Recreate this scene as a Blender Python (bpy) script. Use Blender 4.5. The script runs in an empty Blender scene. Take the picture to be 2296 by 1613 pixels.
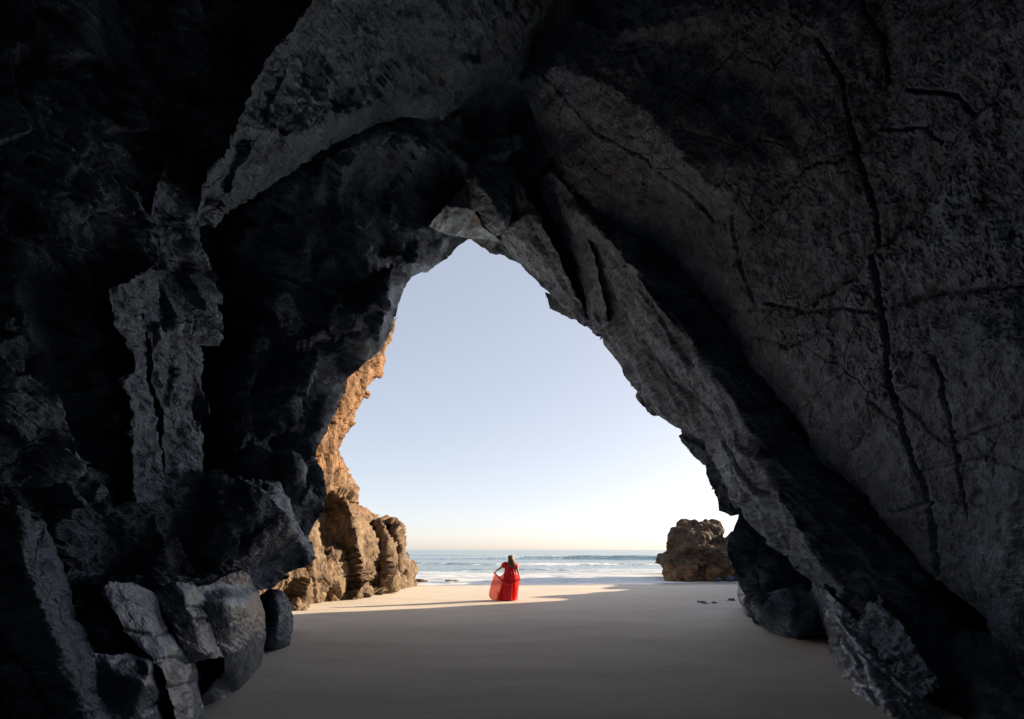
import bpy, bmesh, math, random
import numpy as np
from mathutils import Vector, Matrix
from mathutils.geometry import delaunay_2d_cdt

random.seed(7)
rng = np.random.default_rng(11)
scene = bpy.context.scene
C = scene.collection

# ------------------------------------------------------------------ camera, sky, sun, exposure
F, CX, HY, CAMZ = 1021.0, 1148.0, 1233.0, 1.87      # focal length, principal column, horizon row of the survey sketch; eye height
cam_d = bpy.data.cameras.new('camera'); cam = bpy.data.objects.new('camera', cam_d); C.objects.link(cam)
cam.location = (0, 0, CAMZ); cam.rotation_euler = (math.radians(90), 0, 0)
cam_d.sensor_width = 36; cam_d.lens = 36 * F / 2296; cam_d.shift_y = (HY - 806.5) / 2296
cam_d.clip_start = 0.05; cam_d.clip_end = 30000
scene.camera = cam

SUN_EL, SUN_AZ = 15.0, 69.0                            # azimuth from +Y towards +X
world = bpy.data.worlds.new('World'); scene.world = world; world.use_nodes = True
wn = world.node_tree.nodes; wl = world.node_tree.links
sky = wn.new('ShaderNodeTexSky'); sky.sky_type = 'NISHITA'; sky.sun_disc = False
sky.sun_elevation = math.radians(SUN_EL); sky.sun_rotation = math.radians(SUN_AZ)
sky.air_density = 0.65; sky.dust_density = 1.0; sky.ozone_density = 1.0
hs = wn.new('ShaderNodeGamma'); hs.inputs['Gamma'].default_value = 0.45; wl.new(sky.outputs[0], hs.inputs['Color'])   # a hazy, low-contrast sky
tint = wn.new('ShaderNodeMix'); tint.data_type = 'RGBA'; tint.blend_type = 'MULTIPLY'; tint.inputs[0].default_value = 1.0; tint.inputs[7].default_value = (1.05, 0.975, 0.955, 1)
wl.new(hs.outputs[0], tint.inputs[6]); wl.new(tint.outputs[2], wn['Background'].inputs[0]); wn['Background'].inputs[1].default_value = 0.119
sl = bpy.data.lights.new('sun', 'SUN'); so = bpy.data.objects.new('sun', sl); C.objects.link(so)
sl.energy = 2.5; sl.angle = math.radians(0.5); sl.color = (1, 0.8, 0.55)
sd = Vector((math.sin(math.radians(SUN_AZ)) * math.cos(math.radians(SUN_EL)), math.cos(math.radians(SUN_AZ)) * math.cos(math.radians(SUN_EL)), math.sin(math.radians(SUN_EL))))
so.rotation_euler = sd.to_track_quat('Z', 'Y').to_euler(); so.location = (40, 15, 20)
scene.view_settings.view_transform = 'Standard'; scene.view_settings.look = 'None'
scene.view_settings.exposure = 2.15; scene.view_settings.gamma = 1; scene.view_settings.use_curve_mapping = False
scene.cycles.use_denoising = True; scene.cycles.max_bounces = 7; scene.cycles.diffuse_bounces = 6; scene.cycles.use_adaptive_sampling = True; scene.cycles.adaptive_threshold = 0.012

# ------------------------------------------------------------------ noise
def _h(i, j, k, s):
    n = (i * 374761393 + j * 668265263 + k * 2147483647 + s * 974634777) & 0xFFFFFFFF
    n = ((n ^ (n >> 13)) * 1274126177) & 0xFFFFFFFF
    n = ((n ^ (n >> 16)) * 2246822519) & 0xFFFFFFFF
    return (n ^ (n >> 15)) & 0xFFFFFFFF
def hashf(i, j, k, s): return _h(i, j, k, s).astype(np.float64) / 4294967295.0
def noise3(P, s=0):
    I = np.floor(P).astype(np.int64); f = P - I; u = f * f * f * (f * (f * 6 - 15) + 10)
    out = 0
    for a in (0, 1):
        wa = u[:, 0] if a else 1 - u[:, 0]
        for b in (0, 1):
            wb = u[:, 1] if b else 1 - u[:, 1]
            for c in (0, 1):
                wc = u[:, 2] if c else 1 - u[:, 2]
                h = _h(I[:, 0] + a, I[:, 1] + b, I[:, 2] + c, s)
                gx = (h & 1023) / 511.5 - 1; gy = ((h >> 10) & 1023) / 511.5 - 1; gz = ((h >> 20) & 1023) / 511.5 - 1
                out = out + wa * wb * wc * (gx * (f[:, 0] - a) + gy * (f[:, 1] - b) + gz * (f[:, 2] - c))
    return out
def fbm(P, octv=5, s=0, gain=0.5, ridged=False):
    t = 0; a = 1.0
    for o in range(octv):
        n = noise3(P * (2.03 ** o) + o * 17.3, s + o)
        t = t + a * ((0.35 - np.abs(n)) * 1.3 if ridged else n); a *= gain
    return t
def facet(P, s=0, tilt=1.0):
    """broken planar chips: each cell gets its own tilted plane"""
    I = np.floor(P).astype(np.int64); best = np.full(len(P), 1e9); val = np.zeros(len(P))
    for a in (-1, 0, 1):
        for b in (-1, 0, 1):
            for c in (-1, 0, 1):
                i, j, k = I[:, 0] + a, I[:, 1] + b, I[:, 2] + c
                dx = P[:, 0] - i - hashf(i, j, k, s); dy = P[:, 1] - j - hashf(i, j, k, s + 1); dz = P[:, 2] - k - hashf(i, j, k, s + 2)
                d = dx * dx + dy * dy + dz * dz; m = d < best
                h = _h(i, j, k, s + 3)
                v = ((h & 1023) / 511.5 - 1) * dx + (((h >> 10) & 1023) / 511.5 - 1) * dy + (((h >> 20) & 1023) / 511.5 - 1) * dz
                v = tilt * v + 0.35 * (((h >> 5) & 1023) / 511.5 - 1)
                best = np.where(m, d, best); val = np.where(m, v, val)
    return val

# ------------------------------------------------------------------ materials
def nodes_of(name):
    m = bpy.data.materials.new(name); m.use_nodes = True
    nt = m.node_tree; b = nt.nodes['Principled BSDF']
    return m, nt, b
def N(nt, t, **kw):
    n = nt.nodes.new(t)
    for k, v in kw.items():
        if k in n.inputs: n.inputs[k].default_value = v
        else: setattr(n, k, v)
    return n
def ramp(nt, fac, stops):
    r = nt.nodes.new('ShaderNodeValToRGB'); e = r.color_ramp.elements
    while len(e) < len(stops): e.new(0.5)
    for i, (p, c) in enumerate(stops):
        e[i].position = p; e[i].color = (c[0], c[1], c[2], 1) if len(c) == 3 else c
    nt.links.new(fac, r.inputs[0]); return r
def noise_tex(nt, vec, scale, detail=6, rough=0.6, dist=0.0):
    n = N(nt, 'ShaderNodeTexNoise'); n.inputs['Scale'].default_value = scale; n.inputs['Detail'].default_value = detail
    n.inputs['Roughness'].default_value = rough; n.inputs['Distortion'].default_value = dist
    nt.links.new(vec, n.inputs['Vector']); return n
def mixc(nt, fac, a, b, mode='MIX'):
    m = nt.nodes.new('ShaderNodeMix'); m.data_type = 'RGBA'; m.blend_type = mode
    for sock, v in ((m.inputs[0], fac), (m.inputs[6], a), (m.inputs[7], b)):
        if isinstance(v, (int, float)): sock.default_value = v
        elif isinstance(v, tuple): sock.default_value = (*v, 1)
        else: nt.links.new(v, sock)
    return m.outputs[2]
def mathn(nt, op, a, b=0.0, clamp=False):
    m = nt.nodes.new('ShaderNodeMath'); m.operation = op; m.use_clamp = clamp
    for i, v in enumerate((a, b)):
        if isinstance(v, (int, float)): m.inputs[i].default_value = v
        else: nt.links.new(v, m.inputs[i])
    return m.outputs[0]

def rock_material(name, c_dark, c_mid, c_light, stain, stain_amt=0.4, rough=(0.45, 0.8), bump=1.0, pits=0.0, squash=(1, 1, 1), rot=(0, 0, 0), fine=1.0, crack=0.5, spec=0.5):
    m, nt, b = nodes_of(name)
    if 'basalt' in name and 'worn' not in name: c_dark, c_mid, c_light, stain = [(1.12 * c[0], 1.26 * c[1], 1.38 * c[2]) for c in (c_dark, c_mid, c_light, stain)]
    geo = N(nt, 'ShaderNodeNewGeometry'); mp = N(nt, 'ShaderNodeMapping')
    mp.inputs['Scale'].default_value = squash; mp.inputs['Rotation'].default_value = rot
    nt.links.new(geo.outputs['Position'], mp.inputs['Vector']); V = mp.outputs[0]; P = geo.outputs['Position']
    n1 = noise_tex(nt, V, 1.3 * fine, 5, 0.6, 0.3); n2 = noise_tex(nt, V, 5.5 * fine, 5, 0.66); n3 = noise_tex(nt, V, 20 * fine, 3, 0.65)
    nb = noise_tex(nt, P, 0.35, 2, 0.5); ng = noise_tex(nt, P, 2.1, 3, 0.6)
    base = ramp(nt, n1.outputs[0], [(0.3, c_dark), (0.52, c_mid), (0.74, c_light)]).outputs[0]
    det = ramp(nt, n2.outputs[0], [(0.34, (0.34, 0.34, 0.34)), (0.52, (0.95, 0.95, 0.95)), (0.7, (1.55, 1.55, 1.55))]).outputs[0]
    col = mixc(nt, 0.75, base, det, 'MULTIPLY')
    sp = ramp(nt, n3.outputs[0], [(0.36, (0.4, 0.4, 0.4)), (0.6, (1.2, 1.2, 1.2))]).outputs[0]
    col = mixc(nt, 0.6, col, sp, 'MULTIPLY')
    sm = mathn(nt, 'MULTIPLY', ramp(nt, ng.outputs[0], [(0.46, (0, 0, 0)), (0.66, (1, 1, 1))]).outputs[0], stain_amt)
    col = mixc(nt, sm, col, stain)
    vor = N(nt, 'ShaderNodeTexVoronoi', feature='DISTANCE_TO_EDGE'); vor.inputs['Scale'].default_value = 0.9 * fine
    wob = N(nt, 'ShaderNodeVectorMath', operation='ADD'); sc = N(nt, 'ShaderNodeVectorMath', operation='SCALE'); sc.inputs['Scale'].default_value = 0.35
    nt.links.new(n1.outputs['Color'], sc.inputs[0]); nt.links.new(V, wob.inputs[0]); nt.links.new(sc.outputs[0], wob.inputs[1])
    nt.links.new(wob.outputs[0], vor.inputs['Vector'])
    ck = ramp(nt, vor.outputs['Distance'], [(0.0, (0, 0, 0)), (0.022, (1, 1, 1))]).outputs[0]
    gate = ramp(nt, nb.outputs[0], [(0.42, (1, 1, 1)), (0.56, (0, 0, 0))]).outputs[0]
    ckm = mathn(nt, 'MAXIMUM', ck, gate)
    ckc = mixc(nt, crack, (1, 1, 1), ckm)
    col = mixc(nt, 0.8, col, ckc, 'MULTIPLY')
    h = mathn(nt, 'ADD', mathn(nt, 'MULTIPLY', n1.outputs[0], 1.0), mathn(nt, 'MULTIPLY', n2.outputs[0], 0.32))
    h = mathn(nt, 'ADD', h, mathn(nt, 'MULTIPLY', n3.outputs[0], 0.13))
    h = mathn(nt, 'ADD', h, mathn(nt, 'MULTIPLY', ckm, 0.22 * crack))
    if pits:
        vp = N(nt, 'ShaderNodeTexVoronoi'); vp.inputs['Scale'].default_value = 6.5; nt.links.new(P, vp.inputs['Vector'])
        sel = ramp(nt, vp.outputs['Color'], [(0.4, (0, 0, 0)), (0.42, (1, 1, 1))]).outputs[0]
        pt = ramp(nt, vp.outputs['Distance'], [(0.14, (0, 0, 0)), (0.24, (1, 1, 1))]).outputs[0]
        pt = mathn(nt, 'MAXIMUM', pt, sel)
        col = mixc(nt, pits, col, mixc(nt, 1.0, col, pt, 'MULTIPLY'))
        h = mathn(nt, 'ADD', h, mathn(nt, 'MULTIPLY', pt, 0.12 * pits))
    bp = N(nt, 'ShaderNodeBump'); bp.inputs['Strength'].default_value = 1.0; bp.inputs['Distance'].default_value = 0.11 * bump
    nt.links.new(h, bp.inputs['Height']); nt.links.new(bp.outputs[0], b.inputs['Normal'])
    nt.links.new(col, b.inputs['Base Color'])
    rr = ramp(nt, n2.outputs[0], [(0.35, (rough[1],) * 3), (0.7, (rough[0],) * 3)]).outputs[0]
    nt.links.new(rr, b.inputs['Roughness']); b.inputs['Specular IOR Level'].default_value = spec
    return m
M = {}
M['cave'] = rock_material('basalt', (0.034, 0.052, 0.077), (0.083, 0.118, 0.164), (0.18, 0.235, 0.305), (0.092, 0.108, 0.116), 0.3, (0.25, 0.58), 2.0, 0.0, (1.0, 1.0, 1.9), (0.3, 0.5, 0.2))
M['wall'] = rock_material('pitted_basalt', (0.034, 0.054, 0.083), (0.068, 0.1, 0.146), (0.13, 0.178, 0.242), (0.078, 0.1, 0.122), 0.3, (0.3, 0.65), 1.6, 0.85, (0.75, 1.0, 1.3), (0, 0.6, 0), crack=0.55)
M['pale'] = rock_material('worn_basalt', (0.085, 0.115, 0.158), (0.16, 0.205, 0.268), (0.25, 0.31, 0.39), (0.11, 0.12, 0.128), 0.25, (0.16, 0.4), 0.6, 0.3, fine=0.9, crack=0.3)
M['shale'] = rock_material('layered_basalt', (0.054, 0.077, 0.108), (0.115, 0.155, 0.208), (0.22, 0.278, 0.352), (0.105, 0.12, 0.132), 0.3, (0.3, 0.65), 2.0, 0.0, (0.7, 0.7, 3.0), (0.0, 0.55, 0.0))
M['tan'] = rock_material('sandstone_cliff', (0.085, 0.06, 0.043), (0.19, 0.137, 0.095), (0.29, 0.212, 0.145), (0.25, 0.155, 0.09), 0.3, (0.7, 0.95), 1.6, 0.0, (1, 1, 0.8), fine=0.9, crack=0.95, spec=0.25)
M['stack'] = rock_material('sea_stack_rock', (0.038, 0.027, 0.019), (0.085, 0.06, 0.041), (0.15, 0.107, 0.072), (0.17, 0.1, 0.052), 0.5, (0.7, 0.95), 1.8, 0.0, (1, 1, 1.6), (0, 0.5, 0), fine=0.7, crack=0.8, spec=0.25)
nt = M['tan'].node_tree; bsdf = nt.nodes['Principled BSDF']; old = bsdf.inputs['Base Color'].links[0].from_socket      # iron-stained upper beds
geo = N(nt, 'ShaderNodeNewGeometry'); sp = N(nt, 'ShaderNodeSeparateXYZ'); nt.links.new(geo.outputs['Position'], sp.inputs[0])
nb = noise_tex(nt, geo.outputs['Position'], 0.6, 4); zz = mathn(nt, 'ADD', mathn(nt, 'MULTIPLY', sp.outputs[2], 0.1), mathn(nt, 'MULTIPLY', nb.outputs[0], 0.5))
band = ramp(nt, zz, [(0.55, (0, 0, 0)), (0.8, (1, 1, 1))]).outputs[0]
nt.links.new(mixc(nt, band, old, mixc(nt, 1.0, old, (1.22, 0.98, 0.8), 'MULTIPLY')), bsdf.inputs['Base Color'])

# ------------------------------------------------------------------ helpers
def at(x, y, D): return np.array([(x - CX) / F * D, D, CAMZ + (HY - y) / F * D])
def mesh_obj(name, verts, faces, mat, parent=None, smooth=True):
    me = bpy.data.meshes.new(name)
    verts = np.asarray(verts, dtype=np.float64)
    o = bpy.data.objects.new(name, me); C.objects.link(o)
    off = np.zeros(3)
    if parent is not None:
        o.parent = parent; off = np.array(parent.matrix_world.translation if parent.parent is None else parent.matrix_world.translation)
    v = verts - off
    if isinstance(faces, np.ndarray):
        nf, k = faces.shape
        me.vertices.add(len(v)); me.vertices.foreach_set('co', v.astype(np.float32).ravel())
        me.loops.add(nf * k); me.loops.foreach_set('vertex_index', faces.astype(np.int32).ravel())
        me.polygons.add(nf); me.polygons.foreach_set('loop_start', np.arange(0, nf * k, k, dtype=np.int32))
        try: me.polygons.foreach_set('loop_total', np.full(nf, k, dtype=np.int32))
        except Exception: pass
        me.update(calc_edges=True)
    else:
        me.from_pydata([tuple(p) for p in v], [], [tuple(f) for f in faces]); me.update()
    me.validate()
    me.polygons.foreach_set('use_smooth', np.full(len(me.polygons), smooth)); me.update()
    if mat: me.materials.append(mat)
    return o
def thing(name, label, cat, loc=(0, 0, 0), group=None):
    o = bpy.data.objects.new(name, None); C.objects.link(o); o.location = loc; o.empty_display_size = 0.3
    o['label'] = label; o['category'] = cat
    if group: o['group'] = group
    bpy.context.view_layer.update()
    return o
def tag(o, label, cat, group=None):
    o['label'] = label; o['category'] = cat
    if group: o['group'] = group
    return o
def structure(o): o['kind'] = 'structure'; return o

ROUGH = [('f', 1.1, 0.12), ('s', 0.7, 0.1), ('f', 0.42, 0.025), ('n', 0.9, 0.10), ('r', 0.35, 0.07), ('n', 0.13, 0.035)]
def strata(P, sc, sdir, seed):
    """bedding: each bed a gentle ramp ending in a sharp little ledge, beds of uneven thickness that pinch out"""
    t = (P @ np.array(sdir)) / sc + 0.35 * noise3(P * 0.45 / max(sc, 0.4), seed) + 0.05 * noise3(P * 3.0, seed + 3)
    k = np.floor(t); f = t - k; ki = k.astype(np.int64); z0 = np.zeros_like(ki)
    a = 0.35 + 0.65 * hashf(ki, z0, z0, seed + 7); pinch = np.clip(0.6 + 1.6 * noise3(P * 0.35 + k[:, None] * 3.7, seed + 9), 0, 1)
    return a * pinch * (f ** 1.5 - 0.4)
def displace(P, Nn, layers, seed, aniso=None, fade=None, sdir=(0.82, 0.1, 0.57)):
    Q = P if aniso is None else P @ np.array(aniso).T
    warp = np.stack([noise3(P * 0.8 + 3.1 * i, seed + 90 + i) for i in range(3)], 1) * 0.5
    d = np.zeros(len(P))
    for li, (k, sc, amp) in enumerate(layers):
        R = Q / sc
        if fade is not None and amp > 0.05: amp = amp * fade
        if k == 's': d += amp * strata(P, sc, sdir, seed + 11 * li)
        elif k == 'f': d += amp * facet(R + warp * 0.25, seed + 11 * li)
        elif k == 'n': d += amp * fbm(R, 4, seed + 11 * li)
        elif k == 'r': d += amp * fbm(R, 4, seed + 11 * li, ridged=True)
    return P + Nn * d[:, None]
def vnormals(P, tri):
    n = np.cross(P[tri[:, 1]] - P[tri[:, 0]], P[tri[:, 2]] - P[tri[:, 0]])
    vn = np.zeros_like(P)
    for c in range(3): np.add.at(vn, tri[:, c], n)
    return vn / np.maximum(np.linalg.norm(vn, axis=1, keepdims=True), 1e-12)

def densify(pts, amp, seed, seg=14):
    """make a traced outline ragged"""
    out = []; r = random.Random(seed); n = len(pts)
    for i in range(n):
        a, b = pts[i], pts[(i + 1) % n]; L = math.hypot(b[0] - a[0], b[1] - a[1]); k = max(1, int(L / seg))
        for q in range(k):
            t = q / k; j = amp * (0 if q == 0 else 1)
            nx, ny = (-(b[1] - a[1]) / (L + 1e-6), (b[0] - a[0]) / (L + 1e-6)); e = r.uniform(-j, j)
            out.append((a[0] + (b[0] - a[0]) * t + nx * e, a[1] + (b[1] - a[1]) * t + ny * e, 1 / (1 / a[2] + (1 / b[2] - 1 / a[2]) * t)))
    return out

SEED = [100]
def rock_piece(name, outline, lines=(), pts=(), step=6.0, mat='cave', layers=ROUGH, smooth=0, thick=1.2, parent=None, aniso=None, cracks=(), ragged=3.0, dscale=1.0, rim_fade=0, sdir=(0.82, 0.1, 0.57)):
    """one rock: outline and crease lines as sighted (column, row, distance), turned into a chipped solid of real size and depth"""
    SEED[0] += 37; seed = SEED[0]
    ol = densify(outline, ragged, seed) if ragged else list(outline)
    V2, D, E = [], [], []
    for p in ol: V2.append(Vector((p[0], p[1]))); D.append(p[2])
    n0 = len(ol); face = list(range(n0))
    for ln in lines:
        for i, p in enumerate(ln):
            V2.append(Vector((p[0], p[1]))); D.append(p[2])
            if i: E.append((len(V2) - 2, len(V2) - 1))
    for p in pts: V2.append(Vector((p[0], p[1]))); D.append(p[2])
    cv, ce, cf, ov, _, _ = delaunay_2d_cdt(V2, E, [face], 1, 1e-4)
    src = np.array([(v.x, v.y) for v in V2]); Din = np.array(D)
    cvn = np.array([(v.x, v.y) for v in cv])
    cD = np.array([Din[ov[i][0]] if ov[i] else Din[np.argmin(((src - cvn[i]) ** 2).sum(1))] for i in range(len(cv))])
    tris = [(f[0], f[k], f[k + 1]) for f in cf for k in range(1, len(f) - 1)]
    O = np.array([(p[0], p[1]) for p in ol]); OD = np.array([p[2] for p in ol])
    x0, y0 = O.min(0) - step; x1, y1 = O.max(0) + step
    nx, ny = int((x1 - x0) / step) + 2, int((y1 - y0) / step) + 2
    gx, gy = np.meshgrid(x0 + np.arange(nx) * step, y0 + np.arange(ny) * step)
    r = np.random.default_rng(seed)
    G = np.stack([gx.ravel(), gy.ravel()], 1) + r.uniform(-0.22, 0.22, (nx * ny, 2)) * step
    B = np.roll(O, -1, 0); ins = np.zeros(len(G), bool)
    for (ax, ay), (bx_, by) in zip(O, B):
        c = ((ay > G[:, 1]) != (by > G[:, 1]))
        with np.errstate(divide='ignore', invalid='ignore'):
            xi = ax + (G[:, 1] - ay) / (by - ay if by != ay else 1e-9) * (bx_ - ax)
        ins ^= c & (G[:, 0] < xi)
    idx = np.arange(nx * ny).reshape(ny, nx)
    quad = np.stack([idx[:-1, :-1], idx[:-1, 1:], idx[1:, 1:], idx[1:, :-1]], -1).reshape(-1, 4)
    quad = quad[ins[quad].any(1)]
    used = np.unique(quad); outside = used[~ins[used]]
    inv = np.full(len(G), np.nan)
    for a, b, c in tris:                                   # planar interpolation
        A, Bq, Cq = cvn[a], cvn[b], cvn[c]
        lo = np.minimum(np.minimum(A, Bq), Cq) - 0.01; hi = np.maximum(np.maximum(A, Bq), Cq) + 0.01
        m = np.nonzero((G[:, 0] >= lo[0]) & (G[:, 0] <= hi[0]) & (G[:, 1] >= lo[1]) & (G[:, 1] <= hi[1]))[0]
        if not len(m): continue
        den = (Bq[1] - Cq[1]) * (A[0] - Cq[0]) + (Cq[0] - Bq[0]) * (A[1] - Cq[1])
        if abs(den) < 1e-9: continue
        w0 = ((Bq[1] - Cq[1]) * (G[m, 0] - Cq[0]) + (Cq[0] - Bq[0]) * (G[m, 1] - Cq[1])) / den
        w1 = ((Cq[1] - A[1]) * (G[m, 0] - Cq[0]) + (A[0] - Cq[0]) * (G[m, 1] - Cq[1])) / den
        w2 = 1 - w0 - w1; k = (w0 > -1e-4) & (w1 > -1e-4) & (w2 > -1e-4)
        inv[m[k]] = w0[k] / cD[a] + w1[k] / cD[b] + w2[k] / cD[c]
    if len(outside):                                       # pull the rim onto the outline
        Q = G[outside]; best = np.full(len(Q), 1e18); bp = Q.copy(); bi = np.zeros(len(Q))
        for i in range(len(O)):
            a, b = O[i], B[i]; ab = b - a; t = np.clip(((Q - a) @ ab) / max(ab @ ab, 1e-9), 0, 1)
            pr = a + t[:, None] * ab; d = ((Q - pr) ** 2).sum(1); m = d < best
            best[m] = d[m]; bp[m] = pr[m]; j = (i + 1) % len(O); bi[m] = (1 - t[m]) / OD[i] + t[m] / OD[j]
        G[outside] = bp; inv[outside] = bi
    bad = used[np.isnan(inv[used])]
    for i in bad: inv[i] = 1 / OD[np.argmin(((O - G[i]) ** 2).sum(1))]
    if smooth:
        g = inv.reshape(ny, nx).copy(); fixed = np.ones(nx * ny, bool); fixed[used] = False; fixed[outside] = True; fixed = fixed.reshape(ny, nx)
        for _ in range(smooth):
            w = ~np.isnan(g); z = np.where(w, g, 0); s = np.zeros_like(z); k = np.zeros_like(z)
            for dy, dx in ((0, 1), (0, -1), (1, 0), (-1, 0)):
                s += np.roll(z, (dy, dx), (0, 1)); k += np.roll(w, (dy, dx), (0, 1))
            g = np.where(fixed, g, (z + s) / (k + 1))
        inv = g.ravel()
    rm = -np.ones(len(G), int); rm[used] = np.arange(len(used)); Q = G[used]; dd = 1 / inv[used]
    P = np.stack([(Q[:, 0] - CX) / F * dd, dd, CAMZ + (HY - Q[:, 1]) / F * dd], 1)
    quad = rm[quad]
    tri = np.concatenate([quad[:, [0, 2, 1]], quad[:, [0, 3, 2]]])
    Nn = vnormals(P, tri)
    eye = np.array([0, 0, CAMZ])
    if ((eye - P) * Nn).sum() < 0: tri = tri[:, ::-1]; Nn = -Nn
    L = [(k, s * dscale, a * dscale) for k, s, a in layers]
    fade = None
    if rim_fade:                                            # coarse facets die out towards the rim
        best = np.full(len(Q), 1e9); On = np.array([(p[0], p[1]) for p in outline]); Bn = np.roll(On, -1, 0)
        for a, b in zip(On, Bn):
            ab = b - a; t = np.clip(((Q - a) @ ab) / max(ab @ ab, 1e-9), 0, 1); best = np.minimum(best, np.sqrt(((Q - a - t[:, None] * ab) ** 2).sum(1)))
        fade = np.clip(best / rim_fade, 0.12, 1)
    P2 = displace(P, Nn, L, seed, aniso, fade, sdir)
    for poly, wid, dep in cracks:                           # carve joints
        pl = np.array([(p[0], p[1]) for p in poly], float)
        wob = noise3(np.stack([Q[:, 0] / 45, Q[:, 1] / 45, np.zeros(len(Q))], 1), seed + 5) * 7
        best = np.full(len(Q), 1e9)
        for i in range(len(pl) - 1):
            a, b = pl[i], pl[i + 1]; ab = b - a; t = np.clip(((Q - a) @ ab) / (ab @ ab), 0, 1)
            best = np.minimum(best, np.sqrt(((Q + wob[:, None] * 0.5 - a - t[:, None] * ab) ** 2).sum(1)))
        P2 = P2 - Nn * (dep * np.clip(1 - best / wid, 0, 1) ** 0.7)[:, None]
    # thickness: rim runs back from the face, then a closed rear
    e = np.concatenate([tri[:, [0, 1]], tri[:, [1, 2]], tri[:, [2, 0]]]); key = np.sort(e, 1); kk = key[:, 0] * len(P2) + key[:, 1]
    u, cnt = np.unique(kk, return_counts=True); once = set(u[cnt == 1].tolist()); rim = e[np.array([k in once for k in kk])]
    rv = np.unique(rim); back = -np.ones(len(P2), int); back[rv] = len(P2) + np.arange(len(rv))
    ray = P2[rv] - eye; ray /= np.linalg.norm(ray, axis=1, keepdims=True)
    Pb = P2[rv] + ray * thick
    side = np.concatenate([np.stack([rim[:, 1], rim[:, 0], back[rim[:, 0]]], 1), np.stack([rim[:, 1], back[rim[:, 0]], back[rim[:, 1]]], 1)])
    ci = len(P2) + len(rv); Pc = (Pb.mean(0))[None]
    rear = np.stack([back[rim[:, 1]], back[rim[:, 0]], np.full(len(rim), ci)], 1) if parent is None else np.zeros((0, 3), int)   # loose rocks are closed; bedrock pieces run back into the rock
    if parent is not None: Pc = Pc[:0]
    o = mesh_obj(name, np.concatenate([P2, Pb, Pc]), np.concatenate([tri, side, rear]), M[mat], parent)
    return o

# ------------------------------------------------------------------ ground and sea
def sand_height(X, Y):
    P = np.stack([X, Y, np.zeros_like(X)], 1)
    z = 0.05 * fbm(P * np.array([0.16, 0.3, 1]), 3, 5) + 0.012 * fbm(P * np.array([0.5, 1.6, 1]), 3, 8)
    z *= np.clip((Y + 12) / 12, 0, 1)
    shore = 25.6 + 0.12 * np.clip(X, -8, 40) + 0.5 * noise3(P * 0.12, 21)
    z -= np.where(Y > shore - 5, 0.016 * (np.clip(Y - shore + 5, 0, 100)) ** 1.25, 0)
    edge = np.clip((np.abs(X) - 5.2) / 3, 0, 1) * np.clip((13 - Y) / 4, 0, 1)      # sand banked against the rock inside
    return z + 0.25 * edge
def grid_mesh(xs, ys, fn):
    gx, gy = np.meshgrid(xs, ys); X, Y = gx.ravel(), gy.ravel(); Z = fn(X, Y)
    n = len(xs); idx = np.arange(len(X)).reshape(len(ys), n)
    q = np.stack([idx[:-1, :-1], idx[:-1, 1:], idx[1:, 1:], idx[1:, :-1]], -1).reshape(-1, 4)
    return np.stack([X, Y, Z], 1), q
m, nt, b = nodes_of('beach_sand'); M['sand'] = m
geo = N(nt, 'ShaderNodeNewGeometry'); mp = N(nt, 'ShaderNodeMapping'); mp.inputs['Scale'].default_value = (0.55, 1.2, 1); mp.inputs['Rotation'].default_value = (0, 0, 0.3)
nt.links.new(geo.outputs['Position'], mp.inputs['Vector'])
n1 = noise_tex(nt, mp.outputs[0], 0.8, 6, 0.55, 0.6); n2 = noise_tex(nt, geo.outputs['Position'], 60, 4, 0.7); n3 = noise_tex(nt, mp.outputs[0], 5, 5, 0.6, 0.8)
col = ramp(nt, n1.outputs[0], [(0.3, (0.68, 0.61, 0.515)), (0.55, (0.74, 0.665, 0.565)), (0.75, (0.78, 0.705, 0.605))]).outputs[0]
col = mixc(nt, 0.5, col, ramp(nt, n3.outputs[0], [(0.35, (0.92, 0.92, 0.925)), (0.65, (1.03, 1.03, 1.03))]).outputs[0], 'MULTIPLY')
col = mixc(nt, 0.5, col, ramp(nt, n2.outputs[0], [(0.3, (0.78, 0.77, 0.76)), (0.65, (1.1, 1.1, 1.1))]).outputs[0], 'MULTIPLY')
sx = N(nt, 'ShaderNodeSeparateXYZ'); nt.links.new(geo.outputs['Position'], sx.inputs[0])
wet = ramp(nt, mathn(nt, 'MULTIPLY', sx.outputs[2], -4.0, True), [(0.25, (0, 0, 0)), (0.55, (1, 1, 1))]).outputs[0]   # below the swash line the sand is wet
col = mixc(nt, wet, col, mixc(nt, 1.0, col, (0.55, 0.54, 0.56), 'MULTIPLY'))
nt.links.new(col, b.inputs['Base Color'])
nt.links.new(mathn(nt, 'SUBTRACT', 0.9, mathn(nt, 'MULTIPLY', wet, 0.72)), b.inputs['Roughness'])
bp = N(nt, 'ShaderNodeBump'); bp.inputs['Distance'].default_value = 0.02; bp.inputs['Strength'].default_value = 0.4
nt.links.new(mathn(nt, 'ADD', mathn(nt, 'MULTIPLY', n3.outputs[0], 1.0), mathn(nt, 'MULTIPLY', n2.outputs[0], 0.12)), bp.inputs['Height']); nt.links.new(bp.outputs[0], b.inputs['Normal'])
xs = np.concatenate([np.linspace(-60, -13, 24), np.linspace(-12.5, 16, 190), np.linspace(16.5, 80, 30)])
ys = np.concatenate([np.linspace(-16, 3, 20), np.linspace(3.2, 32, 240), np.linspace(33, 60, 12)])
V, Fq = grid_mesh(xs, ys, sand_height)
structure(mesh_obj('sand_beach', V, Fq, M['sand']))

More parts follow.
